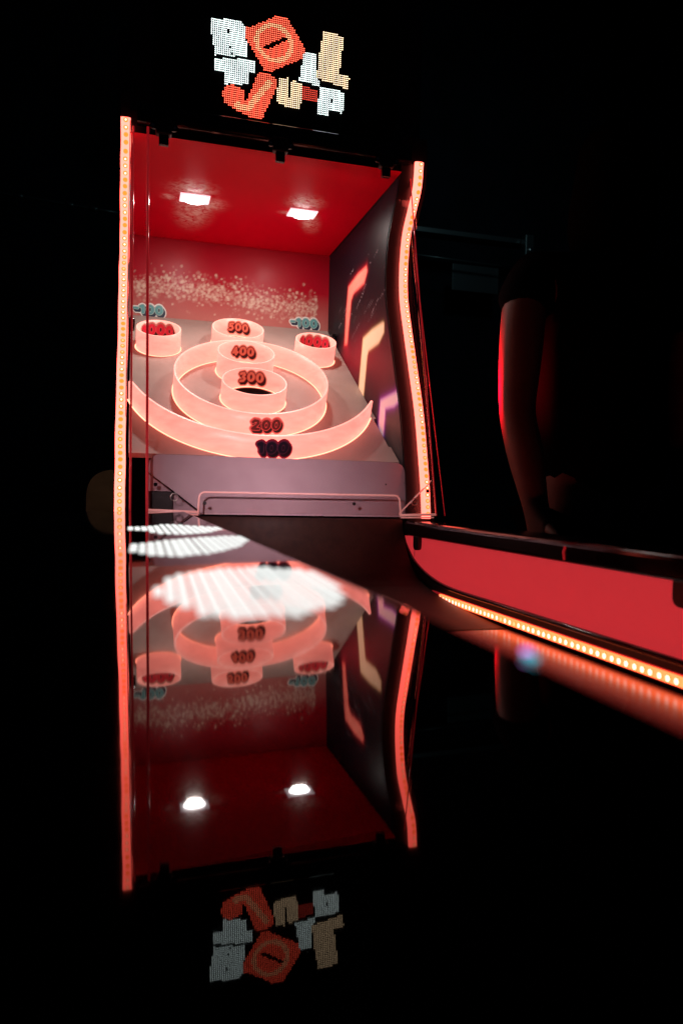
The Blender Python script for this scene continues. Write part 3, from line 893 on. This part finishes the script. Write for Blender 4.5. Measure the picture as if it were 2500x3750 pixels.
# ---- acrylic ball lip with bent edge and corner gussets
def lip():
    y = 1.652
    out = rounded([(.144, -.054), (.612, -.050), (.607, -.004), (.146, -.006)], [0, 0, .014, .014], 6)
    n = len(out)
    V = [(x, y, z) for (x, z) in out] + [(x, y + .005, z) for (x, z) in out]
    F = [tuple(range(n)), tuple(range(2 * n - 1, n - 1, -1))] + [(i, n + i, n + (i + 1) % n, (i + 1) % n) for i in range(n)]
    o = adopt(solid('ball_lip', V, F, M['clear']))
    o['label'] = 'low clear acrylic lip with a bright bent edge'
    edge = [(x, y - .001, z) for (x, z) in out]
    edge = edge[1:] + edge[:1]
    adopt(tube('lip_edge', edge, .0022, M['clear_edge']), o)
    for (x, z) in ((.158, -.030), (.497, -.025)):
        v = [(x + .0042 * math.cos(a), y - .0014, z + .0042 * math.sin(a)) for a in np.linspace(0, 2 * math.pi, 13)[:-1]]
        adopt(link('screw', mesh_from('screw', v, [tuple(range(12))], M['black_satin'])), o)
    # floor ledges and slanting gussets at both ends
    for (xa, xb, s) in ((.038, .144, 1), (.702, .610, -1)):
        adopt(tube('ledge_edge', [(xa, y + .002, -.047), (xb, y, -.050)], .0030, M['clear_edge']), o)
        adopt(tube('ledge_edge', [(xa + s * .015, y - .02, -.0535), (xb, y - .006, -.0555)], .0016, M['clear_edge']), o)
        g_ = [(xa, 1.672, -.045), (xb, 1.656, -.046), (xa, 1.690, .034)]
        v = g_ + [(p[0], p[1] + .004, p[2]) for p in g_]
        adopt(solid('gusset', v, [(0, 1, 2), (5, 4, 3), (0, 3, 4, 1), (1, 4, 5, 2), (2, 5, 3, 0)], M['clear']), o)
        adopt(tube('gusset_edge', [g_[1], g_[2]], .0016, M['clear_edge'] if s < 0 else M['black_gloss']), o)
        if s < 0:
            adopt(tube('gusset_edge', [(xb - .002, 1.654, -.048), (xa - .006, 1.684, .028)], .0012, M['clear_edge']), o)
        c = Vector((xa + s * .055, 1.655, -.018))
        adopt(tube('bolt_ring', [c + Vector((.008 * math.cos(a), 0, .008 * math.sin(a))) for a in np.linspace(0, 2 * math.pi, 15)[:-1]], .0012, M['steel'], closed=True, sides=6), o)
        b_ = adopt(box('bolt', (xa + s * .016 - .004, 1.668, .004), (xa + s * .016 + .004, 1.674, .012), M['black_gloss'], bevel=.002), o)
        # dark block behind each gusset
        adopt(box('end_block', (min(xa, xa + s * .055), 1.692, -.052), (max(xa, xa + s * .055), 1.70, -.006 if s > 0 else -.02), M['black_satin'], bevel=.002), o)
lip()

# ---- lane with its rising end
def lane():
    flat_ = [(-.9, -.228), (1.15, -.228), (1.15, -.30), (-.9, -.30)]
    o = adopt(prism('lane', flat_, 'x', .128, .6285, M['lane']))
    o['label'] = 'dark glossy lane surface beside the red rail'
    prof = [(1.152, -.2285), (1.28, -.224), (1.42, -.214), (1.53, -.200), (1.60, -.176), (1.65, -.132), (1.675, -.090), (1.687, -.062), (1.70, -.062)]
    pr = catmull(prof, 5) + [(1.70, -.30), (1.152, -.30)]
    r = adopt(prism('ramp', pr, 'x', .128, .6285, M['ramp']))
    for p in r.data.polygons: p.use_smooth = abs(p.normal.x) < .5
    r['label'] = 'dark brown ramp that rises toward the board'
lane()
adopt(box('lane_base', (.0, -.9, FZ + .02), (.70, 1.69, -.31), M['black_satin']))

# ---- right rail: black frame, red panel, glowing strip
def right_rail():
    ya, yb = -.95, 1.69
    top = -.0635
    o = adopt(box('side_rail', (.648, ya, -.30), (.715, yb, top - .038), M['black_satin']))
    o['label'] = 'black side rail with a red panel and a glowing strip'
    cap = adopt(prism('rail_cap', rounded([(.630, top - .034), (.722, top - .034), (.722, top), (.630, top)], [.006, .006, .012, .010], 4), 'y', ya, yb + .01, M['black_gloss']), o)
    cap['label'] = 'glossy black cap of the side rail'
    # red glint on the cap, put in as a small glowing tube
    adopt(tube('cap_glint', [(.6296, .99, top - .030), (.6290, .992, top - .018), (.6294, .988, top - .010)], .0020, M['red_edge']), o)
    # red panel: upper edge under the cap, curved far end
    def panel_outline():
        a = [(ya, -.098), (1.700, -.100)]
        c = catmull([(1.700, -.100), (1.675, -.122), (1.620, -.154), (1.53, -.178), (1.415, -.190), (1.20, -.191)], 6)
        return a + c[1:] + [(ya, -.191)]
    po = panel_outline()
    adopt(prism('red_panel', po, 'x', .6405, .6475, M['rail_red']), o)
    adopt(box('panel_seam', (.6398, 1.6285, -.146), (.6404, 1.6300, -.1005), M['black_satin']), o)
    # moulding that frames the panel along its curved lower edge
    mould = catmull([(1.705, -.092), (1.678, -.124), (1.622, -.157), (1.53, -.1815), (1.415, -.194), (1.20, -.195)], 6) + [(ya, -.195)]
    adopt(tube('panel_moulding', [(.6375, y, z) for (y, z) in mould], .0042, M['black_gloss']), o)
    # black lower frame between moulding, strip and lane (curves round the far end)
    outer = [(ya, -.1955), (1.20, -.1955), (1.415, -.1945), (1.53, -.182), (1.622, -.1575), (1.678, -.1245), (1.705, -.098), (1.76, -.098), (1.76, -.2262), (ya, -.2262)]
    adopt(prism('lower_frame', outer, 'x', .6345, .6475, M['black_satin']), o)
    # knobs under the cap
    for ky in (1.600, .742):
        kz = -.108
        poly = rounded([(ky - .016, -.096), (ky + .016, -.096), (ky + .016, -.128), (ky - .016, -.128)], [0, 0, .014, .014], 6)
        adopt(prism('rubber_stop', poly, 'x', .630, .6400, M['black_satin'], bevel=.002), o)
    return o
rr_ = right_rail()
# strip in its channel on the right rail, facing the lane
adopt(box('strip_channel', (.6320, -.95, -.2225), (.6344, 1.50, -.2065), M['red_edge']), rr_)
s3 = strip([(.6316, 1.452 - .02 * k, -.2146) for k in range(0, 121)], Vector((0, 0, -1)), .0125, .004, M['strip_rail'], 'light_strip', .0150, big=True)

# ---- left rail: wide glossy black top close under the camera
def left_rail():
    TLT = math.radians(1.0)
    o = adopt(box('side_rail', (-.27, -.60, -.30), (.112, 1.62, -.085), M['black_satin']))
    o['label'] = 'black side rail whose glossy top mirrors the cabinet'
    e = .1165
    def zt(x): return -.050 + math.tan(TLT) * x
    prof = [(-.28, zt(-.28) - .03), (-.28, zt(-.28) - .002)]
    prof += [(-.277, zt(-.277))]
    prof += [(e - .006, zt(e - .006)), (e - .0025, zt(e) - .0008), (e - .0006, zt(e) - .0028), (e, zt(e) - .006), (e, zt(e) - .03)]
    cap = adopt(prism('rail_top', prof, 'y', -.60, 1.63, M['mirror_black']), o)
    cap['label'] = 'mirror glossy black top of the near side rail'
    # white glare on the top, put in as rows of glowing ribs
    BIG_HI = [(.014, .385), (.020, .428), (.035, .452), (.070, .471), (.095, .455), (.108, .430)]
    BIG_LO = [(.014, .350), (.022, .325), (.032, .296), (.049, .283), (.071, .289), (.087, .306), (.098, .330), (.108, .385)]
    MID_HI = [(.004, .680), (.030, .725), (.051, .750), (.098, .788), (.114, .770)]
    MID_LO = [(.004, .604), (.018, .570), (.032, .557), (.059, .572), (.075, .600), (.096, .655), (.114, .730)]
    FAR_HI = [(.002, .985), (.030, 1.00), (.045, 1.05), (.060, 1.04), (.090, .985), (.113, .955)]
    FAR_LO = [(.002, .915), (.022, .905), (.029, .840), (.056, .822), (.085, .85), (.113, .93)]
    GAPS = {0: [((.036, .405), (.062, .372)), ((.040, .345), (.030, .330))]}
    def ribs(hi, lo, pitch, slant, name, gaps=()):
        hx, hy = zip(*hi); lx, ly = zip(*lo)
        gpatch = adopt(box('glare_patch', (hi[0][0] - .004, min(ly) - .004, zt(0.06) - .010), (hi[-1][0] + .003, max(hy) + .004, zt(.06) - .004), M['black_satin']), o)
        gpatch['label'] = 'white glare on the glossy rail top, built as glowing ribs'
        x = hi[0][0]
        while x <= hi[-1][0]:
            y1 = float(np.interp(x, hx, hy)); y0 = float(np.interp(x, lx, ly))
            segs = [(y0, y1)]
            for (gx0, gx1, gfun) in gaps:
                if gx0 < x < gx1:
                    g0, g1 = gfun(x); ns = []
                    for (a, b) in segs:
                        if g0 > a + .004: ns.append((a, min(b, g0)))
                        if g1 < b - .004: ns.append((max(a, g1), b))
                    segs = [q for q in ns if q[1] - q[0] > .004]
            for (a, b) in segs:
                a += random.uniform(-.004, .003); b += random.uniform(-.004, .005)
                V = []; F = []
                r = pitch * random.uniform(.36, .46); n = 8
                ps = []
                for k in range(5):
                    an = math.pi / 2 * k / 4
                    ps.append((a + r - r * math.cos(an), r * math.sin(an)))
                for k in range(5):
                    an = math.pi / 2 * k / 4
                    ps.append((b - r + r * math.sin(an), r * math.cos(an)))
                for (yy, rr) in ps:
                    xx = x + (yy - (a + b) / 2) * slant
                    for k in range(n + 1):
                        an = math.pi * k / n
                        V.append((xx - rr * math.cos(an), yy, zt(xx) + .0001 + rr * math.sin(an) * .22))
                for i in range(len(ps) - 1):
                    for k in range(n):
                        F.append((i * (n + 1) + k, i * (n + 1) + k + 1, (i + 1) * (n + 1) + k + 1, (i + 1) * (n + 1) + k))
                adopt(link('glare_rib', mesh_from('glare_rib', V, F, M['white_glare'], smooth=True)), gpatch)
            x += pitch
    gA = lambda x: (.362 + (x - .026) * .3, .362 + (x - .026) * .3 + max(.006, .030 - 1.1 * abs(x - .038)))
    gB = lambda x: (.350 + (.094 - x) * 2.4, .350 + (.094 - x) * 2.4 + .014)
    gC = lambda x: (.275, .300)
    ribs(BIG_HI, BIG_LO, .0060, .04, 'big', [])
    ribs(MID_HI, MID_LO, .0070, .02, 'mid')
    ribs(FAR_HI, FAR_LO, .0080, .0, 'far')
    # small coloured reflection at the edge, put in as glowing blocks
    cglint = adopt(box('colour_glint', (.1135, .1945, zt(.116) - .0006), (.1170, .2005, zt(.116) + .0014), M['glint_teal'], bevel=.001), o)
    adopt(box('colour_glint_top', (.1136, .1980, zt(.116) + .0010), (.1169, .2012, zt(.116) + .0024), M['glint_violet'], bevel=.0008), cglint)
    return o
M['glint_violet'] = emat('glint_violet', (.9, .22, .95), 1.4)
M['glint_teal'] = emat('glint_teal', (.04, .4, .50), 1.2)
lr_ = left_rail()
M['strip_left'] = emat('strip_left', (15.0, 0.6, 0.4), 1.0)
s4 = strip([(.1285, 1.452 - .02 * k, -.2146) for k in range(0, 103)], Vector((0, 0, 1)), .0125, .004, M['strip_left'], 'light_strip', .0150, big=True)

# ================================================================== OTHER THINGS
# ---- person in dark clothes beyond the right rail
def skinned(name, pts, edges, mat, parent, levels=2, root=0):
    me = bpy.data.meshes.new(name)
    me.from_pydata([p[:3] for p in pts], edges, [])
    me.materials.append(mat)
    o = link(name, me, parent)
    md = o.modifiers.new('skin', 'SKIN')
    md.use_smooth_shade = True
    for i, p in enumerate(pts):
        sv = me.skin_vertices[0].data[i]
        r = p[3]
        sv.radius = r if isinstance(r, tuple) else (r, r)
        sv.use_root = (i == root)
    sb = o.modifiers.new('sub', 'SUBSURF'); sb.levels = levels; sb.render_levels = levels
    return o

def person():
    PX, PY = 1.09, 1.58
    p = empty('person', (PX, PY, FZ), 'person in black short sleeves standing beyond the rail, bare arm rimmed red', 'person')
    f = lambda z: z          # heights above the floor, local
    # body: pelvis root
    pts = [(0, 0, .96, (.155, .11)), (0, 0, 1.12, (.135, .10)), (0, .01, 1.30, (.16, .115)), (0, .01, 1.44, (.15, .10)), (0, .015, 1.50, (.065, .065)), (0, 0, 1.57, (.058, .06))]
    e = [(0, 1), (1, 2), (2, 3), (3, 4), (4, 5)]
    # head
    pts += [(0, -.012, 1.635, (.066, .078)), (0, -.012, 1.70, (.076, .094)), (0, -.006, 1.765, (.062, .078))]
    e += [(5, 6), (6, 7), (7, 8)]
    def arm(s, sh, el, wr):
        b = len(pts)
        pts.extend([(s * .17, .01, 1.43, .058), (*sh, .052), (*[(a + c) / 2 for a, c in zip(sh, el)], .050), (*el, .041), (*[(a * .6 + c * .4) for a, c in zip(el, wr)], .042), (*wr, .027)])
        e.extend([(3, b)] + [(b + k, b + k + 1) for k in range(5)])
        # palm and fingers
        d = (Vector(wr) - Vector(el)).normalized()
        sd = Vector((0, -1, 0)); sd = (sd - d * sd.dot(d)).normalized()
        q = Vector(wr) + d * .05
        k0 = len(pts); pts.append((*q, (.034, .018))); e.append((b + 5, k0))
        for fi in range(4):
            r0 = q + d * .045 + sd * (.030 - .019 * fi); L = (.075, .085, .080, .062)[fi]
            k = len(pts)
            cu = Vector((-s * .3, 0, 0))
            pts.extend([(*r0, .0095), (*(r0 + (d + cu * .3) * L * .5), .0088), (*(r0 + (d + cu) * L), .0075)])
            e.extend([(k0, k), (k, k + 1), (k + 1, k + 2)])
        r0 = q + sd * .035 - d * .012; k = len(pts)
        pts.extend([(*r0, .012), (*(r0 + (sd + d * 1.2).normalized() * .035), .0105), (*(r0 + (sd * .4 + d).normalized() * .062), .0085)])
        e.extend([(k0, k), (k, k + 1), (k + 1, k + 2)])
    # near arm: measured from the picture (local coordinates = world - (PX, PY))
    arm(-1, (-.215, -.02, 1.375), (-.232, -.03, 1.13), (-.205, -.085, .905))
    arm(1, (.225, .0, 1.375), (.250, .03, 1.12), (.235, -.05, .90))
    for s in (-1, 1):
        b = len(pts)
        pts.extend([(s * .09, 0, .90, .088), (s * .10, -.005, .70, .076), (s * .105, -.01, .50, .056), (s * .108, .012, .33, .055), (s * .11, .03, .09, .038), (s * .115, -.06, .045, .036), (s * .12, -.14, .035, .028)])
        e.extend([(0, b)] + [(b + k, b + k + 1) for k in range(6)])
    skinned('body', pts, e, M['skin'], p)
    # shirt with short sleeves
    sp = [(0, 0, .90, (.20, .15)), (0, 0, 1.12, (.172, .13)), (0, .01, 1.30, (.175, .128)), (0, .01, 1.44, (.165, .112)), (0, .012, 1.485, (.085, .075))]
    se = [(0, 1), (1, 2), (2, 3), (3, 4)]
    for s in (-1, 1):
        b = len(sp)
        sp += [(s * .17, .01, 1.435, .070), (s * .205, -.010, 1.395, .068), (s * .216, -.016, 1.335, .064)]
        se += [(3, b), (b, b + 1), (b + 1, b + 2)]
    skinned('shirt', sp, se, M['cloth_black'], p)
    tp = [(0, 0, .98, (.185, .14))]; te = []
    for s in (-1, 1):
        b = len(tp)
        tp += [(s * .09, 0, .88, .098), (s * .10, -.005, .70, .088), (s * .105, -.01, .50, .072), (s * .108, .012, .30, .066), (s * .11, .03, .10, .060)]
        te += [(0, b)] + [(b + k, b + k + 1) for k in range(4)]
    skinned('trousers', tp, te, M['cloth_black'], p)
    for s in (-1, 1):
        skinned('shoe', [(s * .11, .05, .045, .045), (s * .113, -.05, .045, .046), (s * .12, -.15, .036, .036)], [(0, 1), (1, 2)], M['cloth_black'], p)
    skinned('hair', [(0, -.030, 1.47, (.115, .095)), (0, -.020, 1.58, (.110, .105)), (0, -.030, 1.72, (.088, .092)), (0, -.012, 1.79, (.072, .080))], [(0, 1), (1, 2), (2, 3)], M['hair'], p)
    skinned('nose', [(0, .080, 1.70, .010), (0, .092, 1.672, .013)], [(0, 1)], M['skin'], p)
    p.scale = (1.04, 1.04, 1.04)
    return p
pers = person()

# ---- dim pipes and brackets on the far wall
def pipe(name, a, b, r, label, joints=()):
    o = tube(name, [Vector(a).lerp(Vector(b), k / 6) for k in range(7)], r, M['pipe'], sides=10)
    o['label'] = label; o['category'] = 'pipe'
    for t in joints:
        c = Vector(a).lerp(Vector(b), t); d = (Vector(b) - Vector(a)).normalized()
        tube('pipe_joint', [c - d * .03, c + d * .03], r * 1.6, M['pipe'], o, sides=10)
    return o
pipe('wall_pipe', (-1.05, 6.0, 2.13), (-.10, 6.0, 2.08), .011, 'thin dim pipe high on the dark wall left of the glowing strip', (.25, .62, .8))
fr = empty('wall_bracket', (2.9, 6.2, 2.2), 'dim teal metal bracket and beam on the dark wall above the person', 'bracket')
def fpart(o):
    o.parent = fr; o.location = Vector(o.location) - fr.location
fpart(box('beam', (1.95, 6.15, 2.285), (3.42, 6.30, 2.33), M['pipe'], bevel=.004))
fpart(box('post', (3.36, 6.05, 1.98), (3.44, 6.14, 2.34), M['pipe'], bevel=.006))
fpart(box('back_plate', (2.78, 6.32, 1.86), (3.24, 6.34, 2.10), M['pipe'], bevel=.004))
fpart(tube('rod', [(2.2, 6.2, 2.10), (3.2, 6.2, 2.08)], .010, M['pipe']))
fpart(tube('bolt', [(3.40, 6.03, 2.20), (3.40, 6.05, 2.20)], .025, M['steel'], sides=12))

# ---- wooden panel of a neighbouring cabinet, rounded to the shape of the light spill
wd = empty('wooden_panel', (-.16, 2.75, FZ), 'dim brown wooden panel left of the glowing strip, its rounded top shaped after a spill of light', 'panel')
def wpart(o):
    o.parent = wd; o.location = Vector(o.location) - wd.location
poly = rounded([(-.145, FZ + .02), (.10, FZ + .02), (.10, .062), (-.145, .062)], [0, 0, .10, .10], 8)
wpart(prism('panel_board', poly, 'y', 2.75, 2.79, M['wood']))
wpart(box('foot', (-.15, 2.745, FZ + .001), (.11, 2.80, FZ + .03), M['black_satin']))

# ------------------------------------------------------------------ lift everything so that the floor is at z = 0
for o in list(scene.objects):
    if o.parent is None and o.type not in {'CAMERA', 'LIGHT'}:
        o.location.z += H
